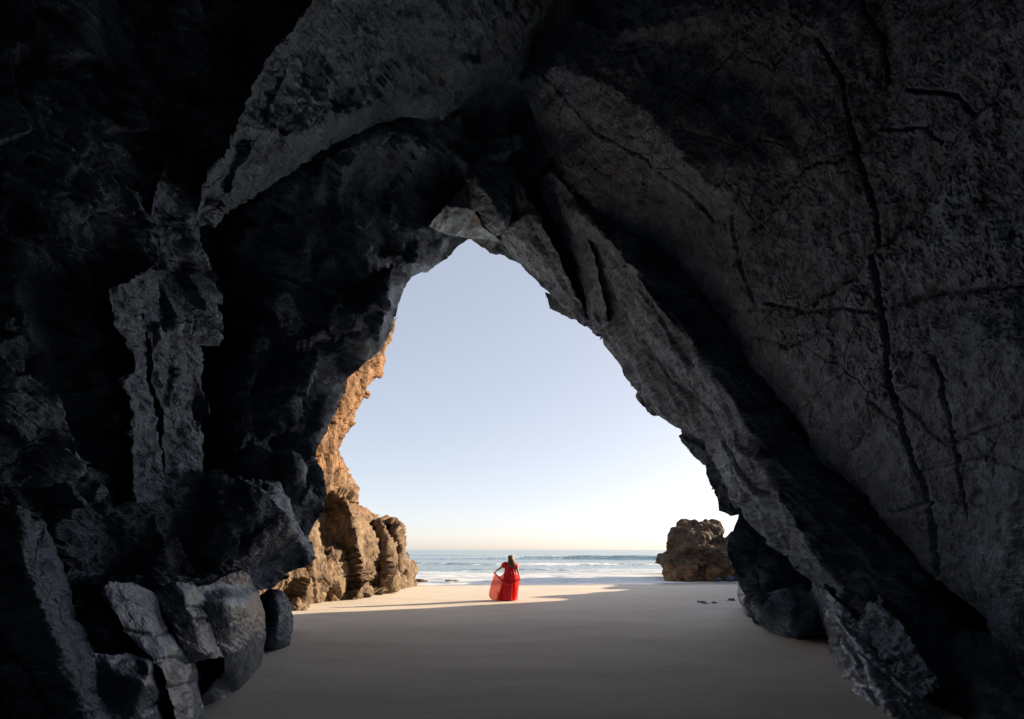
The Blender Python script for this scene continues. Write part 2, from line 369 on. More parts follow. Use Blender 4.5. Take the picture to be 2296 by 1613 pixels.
BREAK = [(31.0, 0.16, 1.0), (36.0, 0.30, 1.6), (46.0, 0.28, 1.5), (60.0, 0.30, 2.0), (100.0, 0.75, 4.0), (150.0, 0.35, 5.0)]
def sea_fields(X, Y):
    P = np.stack([X, Y, np.zeros_like(X)], 1)
    far = np.clip(Y / 200, 0, 1)
    z = 0.06 * fbm(P * np.array([0.14, 0.45, 1]), 4, 40) + 0.16 * fbm(P * np.array([0.03, 0.11, 1]), 3, 44) * np.clip((Y - 30) / 60, 0, 1)
    foam = np.zeros_like(X)
    for i, (d, h, w) in enumerate(BREAK):
        wob = d * 0.055 * noise3(P * np.array([0.035, 0.0, 0]) + 5.3 * i, 60 + i) * 2 + 0.4 * noise3(P * np.array([0.25, 0, 0]), 75 + i)
        amp = np.clip(0.75 + 1.3 * noise3(P * np.array([0.05 if d < 80 else 0.02, 0, 0]) + 9.1 * i, 80 + i), 0.15, 1.3)
        t = (Y - d - wob + 0.06 * X) / w
        prof = np.where(t < 0, np.exp(-(t / 0.35) ** 2), np.exp(-(t / 1.3) ** 2))
        z += h * amp * prof
        brk = np.clip(1.4 * noise3(P * np.array([0.06 if d < 80 else 0.018, 0, 0]) + 3.7 * i, 120 + i) + 0.45, 0, 1)
        foam += brk * np.where(t < 0.15, np.exp(-((t + 0.25) / 0.42) ** 2), np.exp(-((t - 0.15) / 0.25) ** 2))
        foam += 0.38 * np.exp(-((t + 1.8) / 1.5) ** 2) * (d < 80)
    shore = 25.6 + 0.12 * np.clip(X, -8, 40) + 0.5 * noise3(P * 0.12, 21)
    foam += np.exp(-((Y - shore - 1.2) / 1.0) ** 2) * 0.9 + 0.3 * np.exp(-((Y - 34) / 9) ** 2)
    return z, np.clip(foam, 0, 1.2)
ys = np.concatenate([np.linspace(23.5, 50, 230), 50 * np.geomspace(1.004, 240, 330)])
ang = np.tan(np.radians(np.linspace(-52, 52, 330)))
A, Yg = np.meshgrid(ang, ys); X = (A * Yg).ravel(); Y = Yg.ravel()
z, foam = sea_fields(X, Y)
idx = np.arange(len(X)).reshape(Yg.shape); q = np.stack([idx[:-1, :-1], idx[:-1, 1:], idx[1:, 1:], idx[1:, :-1]], -1).reshape(-1, 4)
m, nt, b = nodes_of('sea_water'); M['sea'] = m
geo = N(nt, 'ShaderNodeNewGeometry'); at_f = N(nt, 'ShaderNodeAttribute', attribute_name='foam')
mp = N(nt, 'ShaderNodeMapping'); mp.inputs['Scale'].default_value = (0.45, 1.2, 1); nt.links.new(geo.outputs['Position'], mp.inputs['Vector'])
n1 = noise_tex(nt, mp.outputs[0], 1.6, 6, 0.65, 0.6); n2 = noise_tex(nt, mp.outputs[0], 0.6, 5, 0.6)
fm = mathn(nt, 'ADD', at_f.outputs['Fac'], mathn(nt, 'MULTIPLY', mathn(nt, 'SUBTRACT', n1.outputs[0], 0.5), 2.5))
fm = ramp(nt, fm, [(0.34, (0, 0, 0)), (0.72, (1, 1, 1))]).outputs[0]
nt.links.new(mixc(nt, fm, (0.035, 0.13, 0.16), (0.78, 0.79, 0.79)), b.inputs['Base Color'])
nt.links.new(mathn(nt, 'ADD', 0.16, mathn(nt, 'MULTIPLY', fm, 0.7)), b.inputs['Roughness'])
bp = N(nt, 'ShaderNodeBump'); bp.inputs['Distance'].default_value = 0.05; bp.inputs['Strength'].default_value = 0.5
nt.links.new(mathn(nt, 'ADD', n1.outputs[0], n2.outputs[0]), bp.inputs['Height']); nt.links.new(bp.outputs[0], b.inputs['Normal'])
o = structure(mesh_obj('sea', np.stack([X, Y, z - 0.14], 1), q, m))
at_ = o.data.attributes.new('foam', 'FLOAT', 'POINT'); at_.data.foreach_set('value', foam.astype(np.float32))

# ------------------------------------------------------------------ the cave
cave = thing('sea_cave', 'huge dark basalt sea cave with pointed arch opening onto the sandy beach', 'cave', (0, 9, 0))
# enclosing vault, closed at the back
def vault():
    n_t, n_y = 90, 70
    th = np.linspace(-0.06, math.pi + 0.06, n_t); ysv = np.concatenate([np.linspace(-9, 12.4, n_y)])
    T, Yv = np.meshgrid(th, ysv)
    Xv = 8.8 * np.cos(T) * (1 - 0.18 * np.clip(np.sin(T), 0, 1) ** 2); Zv = 12.9 * np.sin(T) - 0.3
    k = np.sqrt(np.clip(1 - (np.clip(-Yv, 0, 9) / 9.2) ** 2, 0.02, 1)); Xv = Xv * k; Zv = -0.3 + (Zv + 0.3) * k
    P = np.stack([Xv.ravel(), Yv.ravel(), Zv.ravel()], 1)
    idx = np.arange(len(P)).reshape(n_y, n_t); q = np.stack([idx[:-1, :-1], idx[1:, :-1], idx[1:, 1:], idx[:-1, 1:]], -1).reshape(-1, 4)
    tri = np.concatenate([q[:, [0, 1, 2]], q[:, [0, 2, 3]]]); Nn = vnormals(P, tri)
    P2 = displace(P, Nn, [('f', 2.2, 0.35), ('f', 0.9, 0.12), ('n', 1.5, 0.2)], 900)
    o = mesh_obj('cave_vault', P2, tri, M['cave'], cave)
    sm = o.modifiers.new('thickness', 'SOLIDIFY'); sm.thickness = 0.6; sm.offset = 0
    return o
vault()

BIG = [('f', 1.9, 0.55), ('f', 0.8, 0.2), ('s', 0.9, 0.18), ('n', 1.1, 0.14), ('r', 0.4, 0.08), ('n', 0.13, 0.035)]
LOW = [('f', 0.9, 0.07), ('n', 0.8, 0.08), ('r', 0.3, 0.04), ('n', 0.1, 0.02)]
SMOOTHROCK = [('n', 0.7, 0.05), ('n', 0.2, 0.012), ('s', 0.5, 0.03)]
CHIP = [('f', 0.9, 0.10), ('s', 0.6, 0.12), ('f', 0.35, 0.025), ('n', 0.8, 0.10), ('r', 0.35, 0.075), ('n', 0.12, 0.035)]

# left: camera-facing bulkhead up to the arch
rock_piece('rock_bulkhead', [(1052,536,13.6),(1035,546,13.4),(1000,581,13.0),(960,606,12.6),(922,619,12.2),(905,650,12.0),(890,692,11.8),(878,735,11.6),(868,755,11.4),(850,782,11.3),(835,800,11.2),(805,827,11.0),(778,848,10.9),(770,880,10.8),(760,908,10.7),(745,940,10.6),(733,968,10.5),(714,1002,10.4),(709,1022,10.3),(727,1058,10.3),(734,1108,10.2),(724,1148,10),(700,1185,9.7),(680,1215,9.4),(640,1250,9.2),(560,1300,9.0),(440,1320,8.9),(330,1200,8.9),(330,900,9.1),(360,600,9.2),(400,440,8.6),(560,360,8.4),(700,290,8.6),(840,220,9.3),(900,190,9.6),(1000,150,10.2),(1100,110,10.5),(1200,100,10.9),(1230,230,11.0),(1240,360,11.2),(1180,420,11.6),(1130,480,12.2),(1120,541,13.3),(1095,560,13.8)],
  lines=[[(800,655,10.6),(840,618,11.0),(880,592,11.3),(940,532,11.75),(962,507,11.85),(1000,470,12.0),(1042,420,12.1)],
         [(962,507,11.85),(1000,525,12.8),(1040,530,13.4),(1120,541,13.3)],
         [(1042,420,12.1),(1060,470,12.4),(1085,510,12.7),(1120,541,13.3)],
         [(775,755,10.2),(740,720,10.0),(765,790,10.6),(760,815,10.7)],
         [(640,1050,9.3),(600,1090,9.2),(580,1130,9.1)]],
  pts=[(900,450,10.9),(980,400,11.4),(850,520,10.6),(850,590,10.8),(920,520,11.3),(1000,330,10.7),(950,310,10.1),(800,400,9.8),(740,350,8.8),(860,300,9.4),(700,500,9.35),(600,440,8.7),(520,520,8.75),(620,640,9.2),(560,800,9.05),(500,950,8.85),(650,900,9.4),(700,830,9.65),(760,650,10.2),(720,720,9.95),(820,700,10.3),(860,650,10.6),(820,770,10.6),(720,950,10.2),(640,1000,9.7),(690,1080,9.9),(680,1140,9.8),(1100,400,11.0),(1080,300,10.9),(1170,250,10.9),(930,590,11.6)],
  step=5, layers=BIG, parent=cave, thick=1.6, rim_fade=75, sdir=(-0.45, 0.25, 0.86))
# left roof slab running up over the middle
rock_piece('roof_slab', [(760,-260,5.0),(715,-60,5.4),(690,15,5.5),(640,80,5.5),(600,130,5.4),(560,210,5.3),(530,285,5.2),(505,350,5.2),(462,385,5.2),(446,450,5.3),(443,508,5.8),(500,484,6.6),(560,444,7.1),(640,394,7.7),(730,334,8.4),(790,300,8.8),(840,280,9.2),(900,262,9.4),(980,276,9.8),(1060,218,10.0),(1150,182,10.1),(1192,150,10.0),(1222,70,9.4),(1235,10,8.9),(1300,-20,8.4),(1320,-260,6.6)],
  lines=[[(620,300,6.2),(700,215,6.8),(780,195,7.6),(830,192,8.0),(818,245,8.1),(740,262,7.4),(640,310,6.3)],
         [(830,192,8.0),(880,215,8.8),(920,250,9.3)],
         [(700,215,6.8),(720,110,6.6),(790,30,6.6)]],
  pts=[(600,240,5.9),(560,330,6.0),(520,420,6.0),(680,120,6.2),(900,100,8.0),(1000,60,7.9),(1100,100,8.8),(1000,180,9.0),(1150,20,8.3),(900,-80,6.6),(1100,-100,7.3),(640,360,7.0)],
  step=5, layers=CHIP, parent=cave, thick=1.6, aniso=[(0.8,0.3,0),( -0.3,0.8,0.4),(0,-0.5,1.3)], sdir=(-0.5, 0.3, 0.81), rim_fade=55)
rock_piece('rock_pillar', [(420,255,5.7),(385,320,5.2),(360,400,4.9),(338,480,4.8),(330,560,4.75),(325,680,4.7),(320,720,4.7),(342,800,4.9),(338,860,4.9),(360,905,5.1),(366,960,5.2),(364,1010,5.3),(368,1060,5.4),(455,1064,6.4),(450,980,6.4),(443,900,6.3),(440,850,6.3),(440,700,6.4),(446,560,6.4),(452,470,6.3),(450,380,6.1),(440,310,5.9)],
  lines=[[(375,830,5.25),(400,815,5.35),(438,855,6.0)],[(372,860,5.2),(405,900,5.4),(440,880,6.0)],[(366,905,5.2),(405,935,5.6),(440,890,6.2)]],
  pts=[(400,400,5.5),(395,500,5.5),(385,620,5.4),(380,740,5.4),(410,1000,5.9)], step=4, layers=CHIP, parent=cave, dscale=0.7, thick=1.5, rim_fade=32)
rock_piece('rock_pillar', [(345,590,4.75),(290,625,4.3),(235,655,4.0),(255,720,4.1),(290,790,4.3),(300,830,4.35),(262,850,4.2),(290,900,4.4),(286,1000,4.5),(290,1080,4.55),(300,1130,4.6),(360,1120,5.2),(362,1040,5.2),(352,980,5.1),(338,900,5.0),(325,850,4.9),(330,760,4.9),(345,700,5.0)],
  pts=[(320,950,4.75),(310,880,4.5),(300,720,4.5),(325,1050,4.8)], step=4, layers=CHIP, parent=cave, dscale=0.6, thick=1.5, rim_fade=28)
rock_piece('rock_wall', [(-420,-420,3.0),(250,-420,4.0),(760,-420,5.2),(740,-60,6.1),(680,90,6.1),(600,260,5.8),(520,420,5.75),(470,520,5.9),(440,720,6.1),(430,900,6.1),(430,1100,6.0),(350,1300,5.5),(180,1330,4.6),(120,1300,4.2),(80,1180,3.7),(0,1140,3.4),(-420,1100,2.9)],
  lines=[[(40,600,3.6),(120,480,3.9),(160,330,4.1),(150,100,4.1)],[(110,1180,3.9),(170,1140,4.15),(230,1120,4.4)]],
  pts=[(300,200,4.7),(400,100,5.05),(280,600,4.68),(230,900,4.35),(250,1050,4.4),(100,1000,3.8),(150,800,4.0),(330,400,4.88),(340,700,5.0),(330,950,4.95),(400,300,5.3),(0,300,3.6),(0,800,3.4),(0,0,3.8)],
  step=6, layers=BIG, parent=cave, dscale=0.5, thick=1.2, sdir=(-0.45, 0.25, 0.86))
rock_piece('overhanging_block', [(150,1180,4.4),(250,1140,4.7),(300,1110,4.9),(340,1080,5.3),(400,1060,5.7),(480,1058,6.1),(545,1068,6.5),(590,1080,7.0),(625,1090,7.5),(642,1120,7.8),(655,1165,8.2),(690,1200,8.6),(700,1218,8.7),(707,1245,8.7),(690,1263,8.5),(660,1280,8.2),(600,1322,7.6),(560,1318,7.2),(530,1290,6.8),(470,1302,6.4),(430,1312,6.1),(370,1325,5.7),(290,1330,5.2),(180,1330,4.6)],
  lines=[[(560,1085,6.3),(600,1105,6.5),(640,1150,6.8),(622,1178,6.7),(560,1232,6.4),(480,1288,6.2)],
         [(640,1150,6.8),(655,1195,7.6),(600,1262,7.6),(540,1282,6.9)],
         [(655,1195,7.6),(690,1232,8.2)],[(600,1262,7.6),(660,1258,8.2)]],
  pts=[(450,1150,5.8),(400,1200,5.6),(500,1200,6.0),(350,1250,5.2),(560,1150,6.2),(300,1220,5.0),(400,1280,5.7)],
  step=4, layers=ROUGH, parent=cave, dscale=0.9, thick=2.0, sdir=(-0.45, 0.2, 0.87))
# worn rounded rocks at the lower left
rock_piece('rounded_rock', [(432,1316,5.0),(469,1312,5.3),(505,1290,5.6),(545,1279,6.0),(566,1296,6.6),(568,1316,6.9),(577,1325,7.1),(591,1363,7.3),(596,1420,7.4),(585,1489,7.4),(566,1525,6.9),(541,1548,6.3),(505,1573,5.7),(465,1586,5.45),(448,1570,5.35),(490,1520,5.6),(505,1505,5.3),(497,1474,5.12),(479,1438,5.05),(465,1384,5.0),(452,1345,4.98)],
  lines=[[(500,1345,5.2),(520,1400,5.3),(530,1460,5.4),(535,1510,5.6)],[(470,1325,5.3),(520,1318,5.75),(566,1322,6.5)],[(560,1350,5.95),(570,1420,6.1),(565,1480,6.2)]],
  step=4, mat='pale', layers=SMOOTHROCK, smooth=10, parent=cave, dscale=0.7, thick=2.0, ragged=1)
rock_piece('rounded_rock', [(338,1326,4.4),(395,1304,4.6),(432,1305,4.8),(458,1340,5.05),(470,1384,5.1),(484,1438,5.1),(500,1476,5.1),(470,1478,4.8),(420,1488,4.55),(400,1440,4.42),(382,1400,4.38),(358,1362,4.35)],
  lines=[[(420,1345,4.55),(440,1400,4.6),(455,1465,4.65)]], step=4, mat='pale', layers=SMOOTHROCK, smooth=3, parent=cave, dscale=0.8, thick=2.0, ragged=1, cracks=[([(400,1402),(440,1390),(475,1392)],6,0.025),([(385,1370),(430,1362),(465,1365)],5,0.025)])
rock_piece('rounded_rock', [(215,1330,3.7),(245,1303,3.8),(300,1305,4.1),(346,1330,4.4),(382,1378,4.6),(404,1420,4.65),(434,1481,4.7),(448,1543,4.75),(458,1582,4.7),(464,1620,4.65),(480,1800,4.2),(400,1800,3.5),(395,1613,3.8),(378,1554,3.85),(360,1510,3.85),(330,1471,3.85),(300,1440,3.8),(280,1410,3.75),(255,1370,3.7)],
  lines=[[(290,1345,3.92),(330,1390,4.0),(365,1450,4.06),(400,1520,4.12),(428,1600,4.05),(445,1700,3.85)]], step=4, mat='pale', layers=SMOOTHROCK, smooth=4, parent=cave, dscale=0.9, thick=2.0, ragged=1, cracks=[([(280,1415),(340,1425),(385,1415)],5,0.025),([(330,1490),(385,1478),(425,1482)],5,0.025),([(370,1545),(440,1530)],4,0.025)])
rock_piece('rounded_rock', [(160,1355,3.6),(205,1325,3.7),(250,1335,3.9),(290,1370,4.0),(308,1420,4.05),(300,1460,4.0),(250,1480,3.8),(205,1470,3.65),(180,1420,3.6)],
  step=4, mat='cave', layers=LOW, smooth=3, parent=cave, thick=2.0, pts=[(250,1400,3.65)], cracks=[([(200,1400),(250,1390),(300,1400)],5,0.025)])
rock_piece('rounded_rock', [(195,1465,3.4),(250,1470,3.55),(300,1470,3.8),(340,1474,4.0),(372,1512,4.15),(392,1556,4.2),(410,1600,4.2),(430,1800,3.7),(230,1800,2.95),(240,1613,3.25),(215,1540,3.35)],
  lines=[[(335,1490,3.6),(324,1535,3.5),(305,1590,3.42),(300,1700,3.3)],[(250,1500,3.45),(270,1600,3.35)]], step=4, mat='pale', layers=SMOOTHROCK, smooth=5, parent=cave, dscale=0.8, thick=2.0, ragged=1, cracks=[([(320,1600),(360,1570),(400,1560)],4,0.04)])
rock_piece('rock_buttress', [(-420,1110,2.4),(0,1120,2.9),(60,1140,3.05),(97,1175,3.3),(119,1233,3.45),(151,1305,3.5),(173,1362,3.55),(195,1424,3.6),(209,1478,3.6),(231,1521,3.6),(259,1561,3.55),(285,1613,3.5),(330,1820,3.0),(-420,1820,2.0)],
  lines=[[(50,1190,2.85),(75,1290,2.9),(108,1390,2.95),(138,1480,2.98),(168,1540,2.95),(203,1613,2.9),(230,1720,2.7)],[(0,1200,2.85),(0,1400,2.9),(20,1600,2.8)]],
  step=6, mat='cave', layers=LOW, smooth=8, parent=cave, dscale=0.8, thick=1.2, cracks=[([(0,1440),(60,1500),(110,1600)],5,0.05),([(190,1548),(230,1560),(262,1556)],4,0.04)])

# right: long wall
rock_piece('rock_wall', [(1160,168,10.0),(1185,230,10.0),(1210,300,10.1),(1228,350,10.1),(1245,385,10.1),(1280,430,10.1),(1340,470,10),(1400,510,9.9),(1470,545,9.7),(1520,590,9.5),(1580,660,9.3),(1640,740,9.1),(1690,830,8.9),(1750,900,8.7),(1790,950,8.6),(1850,1030,8.3),(1920,1080,7.9),(2000,1180,7.4),(2060,1250,7.0),(2110,1300,6.6),(2200,1380,6),(2290,1480,5.4),(2350,1613,5),(2350,1850,4.6),(2760,1850,3.0),(2760,800,3.0),(2760,-420,3.4),(2000,-420,4.6),(1500,-420,6.0),(1290,-300,6.8),(1240,0,8.6),(1200,120,9.6)],
  lines=[[(1235,150,8.3),(1300,165,8.0),(1400,215,7.8),(1480,290,7.6),(1540,370,7.5)]],
  pts=[(1350,400,9.5),(1500,480,9.1),(1600,600,8.6),(1700,500,7.4),(1700,750,8.2),(1800,800,7.5),(1850,950,7.7),(1700,200,6.5),(1800,350,6.4),(1900,600,6.3),(2000,900,6.2),(2000,1080,6.6),(2150,1200,5.7),(2000,350,5.4),(2150,700,5.1),(2250,1000,4.7),(2296,800,4.2),(2296,0,3.9),(2296,1300,4.6),(2000,50,5.1),(1380,80,7.5),(1290,40,7.7),(1500,160,7.3),(1560,100,6.9),(1650,20,6.2),(1330,300,9.0),(1440,380,8.7),(1560,460,8.2)],
  step=4, mat='wall', layers=[('s', 1.5, 0.2), ('s', 0.45, 0.05), ('n', 1.6, 0.1), ('r', 0.5, 0.03), ('n', 0.2, 0.03), ('n', 0.08, 0.012)], smooth=3, parent=cave, thick=1.2, aniso=[(0.5,0,-0.5),(0,1,0),(0.85,0,0.75)],
  cracks=[([(1835,90),(1890,180),(1905,280),(1930,380),(1960,480),(1980,650),(2010,850),(2060,1060),(2110,1290)],5.5,0.13),([(1925,-60),(1940,30),(1985,90),(1990,185)],5,0.1),([(2098,800),(2120,900),(2130,960),(2140,1050),(2150,1160)],4,0.07),
          ([(1190,150),(1260,220),(1330,290),(1440,350),(1480,390),(1540,430),(1600,500)],3.5,0.1),([(1720,680),(1800,700),(1900,690),(1980,700)],3.5,0.08),([(1640,700),(1720,690)],3.5,0.05),([(1700,760),(1780,775),(1850,740)],3.5,0.06),([(1990,690),(2100,660),(2300,640)],6,0.06),([(1975,290),(2070,290),(2110,320)],3.5,0.07),([(1660,420),(1640,500),(1660,600),(1700,690)],3.5,0.05),([(2070,1060),(2200,1030),(2300,1060)],3.5,0.05),([(1900,1080),(2000,1150),(2090,1130)],6,0.06),([(1950,880),(2040,960)],4,0.04),([(2040,200),(2140,215),(2180,260)],6,0.06),([(2010,870),(2120,1000),(2300,930)],4,0.04),([(2110,1290),(2170,1400)],3.5,0.09)])
# right: slab in front of the mouth with its black inner face
rock_piece('leaning_slab', [(1235,370,10.6),(1290,440,10.4),(1380,470,10.1),(1520,560,9.75),(1640,700,9.3),(1740,840,9.0),(1840,960,8.7),(1930,1060,8.2),(2020,1170,7.7),(2130,1300,7.0),(2240,1420,6.7),(2300,1530,6.2),(2120,1620,6.2),(2060,1550,6.4),(1992,1500,6.8),(1930,1432,7.4),(1880,1370,7.9),(1838,1318,8.5),(1800,1285,8.9),(1760,1244,9.3),(1722,1210,9.7),(1690,1185,10.0),(1660,1150,10.2),(1640,1110,10.5),(1625,1075,10.8),(1600,1030,11.0),(1575,985,11.3),(1540,960,11.5),(1500,940,11.6),(1460,915,11.8),(1435,880,12.0),(1400,835,12.1),(1372,790,12.3),(1345,758,12.4),(1330,735,12.5),(1318,690,12.4),(1310,640,12.0),(1295,560,11.5),(1262,460,11.0)],
  lines=[[(1300,470,10.2),(1352,520,10.0),(1400,580,9.9),(1445,643,9.7),(1502,718,9.5),(1580,808,9.3),(1645,896,9.1),(1676,956,9.0),(1714,1036,8.8),(1742,1106,8.6),(1780,1170,8.3),(1830,1240,8.0),(1880,1310,7.7),(1940,1390,7.2),(2000,1460,6.8),(2060,1520,6.3)],
         [(1330,540,10.7),(1375,640,10.9),(1420,740,10.9),(1490,830,10.6),(1560,900,10.3),(1610,970,10.2)],
         [(1610,970,10.2),(1640,1050,9.9),(1700,1130,9.4),(1760,1200,8.9),(1830,1280,8.4)]],
  pts=[(1480,640,9.65),(1600,780,9.25),(1720,950,8.85),(1800,1060,8.45),(1900,1200,7.85),(2000,1330,7.1),(2100,1450,6.4)],
  step=4, mat='shale', layers=CHIP, parent=cave, dscale=0.9, thick=1.3, aniso=[(0.2,0,-0.29),(0,0.8,0),(1.3,0,0.9)],
  cracks=[([(1600,960),(1640,1010),(1700,1090),(1725,1110)],6,0.12),([(1722,1205),(1760,1190),(1800,1200)],4,0.06),([(1440,760),(1500,850),(1600,930)],4,0.06)])
GRAIN = [(0.2,0,-0.29),(0,0.8,0),(1.3,0,0.9)]
rock_piece('hanging_shard', [(1128,362,11.2),(1150,380,11.2),(1165,395,11.2),(1180,440,11.2),(1205,470,11.2),(1225,520,11.3),(1250,570,11.5),(1270,620,11.7),(1290,650,12.0),(1310,690,12.4),(1330,737,12.6),(1290,712,12.9),(1262,690,13.0),(1230,655,13.1),(1195,620,13.2),(1160,582,13.3),(1125,548,13.3),(1115,530,12.9),(1140,505,12.1),(1148,470,11.8),(1140,420,11.5)],
  lines=[[(1155,400,11.1),(1180,480,11.3),(1215,560,11.8),(1260,640,12.3),(1300,695,12.6)],[(1150,500,11.6),(1185,560,12.2),(1240,630,12.7)]],
  step=4, mat='shale', layers=CHIP, parent=cave, dscale=0.8, thick=0.9, aniso=GRAIN, cracks=[([(1160,400),(1175,470),(1205,540),(1255,620),(1310,700)],5,0.15)])
rock_piece('hanging_shard', [(1240,380,10.6),(1275,430,10.5),(1300,470,10.6),(1330,560,10.7),(1350,640,11.1),(1370,720,11.6),(1345,745,12.4),(1325,700,12.3),(1305,640,12.0),(1285,580,11.7),(1262,520,11.6),(1215,440,11.4),(1205,400,11.4)],
  lines=[[(1245,400,10.9),(1290,500,11.1),(1320,600,11.3),(1345,700,11.9)]], step=4, mat='shale', layers=CHIP, parent=cave, dscale=0.8, thick=0.9, aniso=GRAIN)
rock_piece('hanging_block', [(1070,345,10.7),(1110,310,10.6),(1165,300,10.6),(1170,330,10.8),(1130,365,11.0),(1140,420,11.3),(1150,470,11.5),(1140,505,11.8),(1118,528,12.3),(1085,505,12.0),(1060,460,11.5),(1052,410,11.2),(1045,400,11.1)],
  lines=[[(1065,400,10.7),(1095,440,10.9),(1125,490,11.4)],[(1070,360,10.6),(1140,340,10.7)]], step=4, mat='cave', layers=CHIP, parent=cave, dscale=0.6, thick=0.8)
rock_piece('soffit_slab', [(1042,416,11.45),(1000,462,11.35),(958,507,11.2),(1000,525,12.2),(1040,531,12.8),(1085,536,12.9),(1124,542,12.9),(1085,508,12.2),(1062,470,11.75)], step=3, mat='pale', layers=LOW, parent=cave, dscale=0.4, thick=0.5, ragged=1)
rock_piece('arch_lip', [(1222,655,13.2),(1240,662,13.1),(1275,685,12.9),(1305,705,12.8),(1330,735,12.6),(1345,760,12.6),(1310,722,13.0),(1285,716,13.2),(1260,703,13.3),(1232,692,13.3)], step=4, mat='cave', parent=cave, dscale=0.4, thick=0.6, ragged=2)
rock_piece('arch_lip', [(1060,530,13.6),(1140,525,13.45),(1195,565,13.4),(1240,615,13.35),(1190,618,13.6),(1168,594,13.8),(1130,574,13.9),(1098,566,14)], step=4, mat='shale', parent=cave, dscale=0.4, thick=0.6, ragged=2)
rock_piece('arch_lip', [(1400,775,12.3),(1490,890,11.6),(1590,950,11.1),(1650,1020,10.7),(1690,1090,10.5),(1690,1160,10.5),(1640,1158,10.9),(1612,1146,11.1),(1602,1110,11.2),(1590,1078,11.3),(1572,1032,11.5),(1545,1002,11.7),(1528,970,11.8),(1500,947,12.0),(1450,922,12.2),(1428,892,12.4),(1398,842,12.5)],
  step=3.5, mat='cave', parent=cave, dscale=0.9, thick=0.9, ragged=8, layers=CHIP)
# right foot: dark undercut mass and the worn foot in front of it
rock_piece('undercut_rock', [(1648,1110,10.7),(1680,1120,10.6),(1760,1200,10.5),(1860,1300,10.2),(1960,1420,9.6),(1960,1500,9.0),(1870,1432,9.4),(1840,1420,9.8),(1760,1405,10.4),(1720,1402,10.9),(1690,1394,11.1),(1672,1340,11.0),(1650,1290,10.9),(1640,1266,10.9),(1628,1248,10.9),(1630,1208,10.9),(1645,1188,10.8),(1655,1150,10.7)],
  lines=[[(1702,1190,10.75),(1692,1260,10.7),(1706,1320,10.65),(1712,1372,10.6)]], pts=[(1720,1300,10.4),(1780,1300,10.35),(1840,1370,9.9)],
  step=4, mat='cave', parent=cave, dscale=0.5, thick=2.0, cracks=[([(1702,1190),(1692,1260),(1706,1320),(1712,1372)],3,0.08)])
rock_piece('worn_boulder_rock', [(1690,1345,9.6),(1722,1330,9.7),(1760,1320,9.5),(1850,1330,9.0),(1900,1400,8.6),(1900,1450,8.6),(1866,1437,9.3),(1805,1442,9.3),(1765,1432,9.6),(1720,1415,10.2),(1698,1392,10.3),(1684,1362,10.1)],
  lines=[[(1705,1362,9.5),(1760,1372,9.2),(1850,1362,8.9)]], pts=[(1780,1410,9.0)],
  step=4, mat='cave', layers=LOW, parent=cave, smooth=4, thick=2.5, ragged=1.5, dscale=0.6)
rock_piece('worn_foot', [(1822,1296,8.7),(1850,1310,8.1),(1900,1370,7.4),(1960,1440,6.7),(2010,1500,6.1),(2070,1560,5.4),(2110,1640,4.9),(2150,1820,4.2),(2000,1820,4.4),(1962,1625,5.05),(1940,1590,5.5),(1918,1555,6.1),(1890,1510,6.95),(1872,1470,7.8),(1862,1430,8.5),(1848,1395,8.9),(1836,1350,9.1),(1826,1320,9.1)],
  lines=[[(1850,1345,8.1),(1890,1420,7.1),(1930,1490,6.2),(1975,1560,5.5),(2015,1640,4.9)],[(1855,1400,8.2),(1885,1465,7.3),(1920,1530,6.3),(1960,1600,5.4)]],
  step=3.5, mat='pale', layers=[('r', 0.8, 0.09), ('f', 0.5, 0.03), ('n', 0.35, 0.07), ('n', 0.1, 0.015)], parent=cave, smooth=5, thick=2.0, ragged=2, aniso=[(0.45,0,-0.55),(0,0.6,0),(1.1,0,0.9)],
  cracks=[([(1860,1350),(1890,1420),(1880,1450)],4,0.1),([(1880,1400),(1930,1480),(1960,1560),(2000,1640)],5,0.1),([(1905,1440),(1980,1520),(2040,1570)],4,0.09)])
rock_piece('rock_facet', [(1926,1400,6.95),(1968,1333,6.9),(1990,1370,6.5),(2030,1420,6.1),(2075,1485,5.6),(2110,1545,5.2),(2050,1570,5.3),(1985,1485,6.0)], step=4, mat='cave', layers=CHIP, parent=cave, dscale=0.6, thick=1.0, ragged=6, pts=[(1985,1410,6.45)])
rock_piece('rock_base', [(2030,1440,6.9),(2100,1400,6.8),(2250,1440,6.0),(2400,1500,5.2),(2760,1550,3.6),(2760,1850,3.0),(2060,1850,4.3),(2060,1640,5.2),(2080,1540,5.9)], step=7, mat='cave', layers=LOW, parent=cave, thick=1.2, pts=[(2200,1550,5.2)])

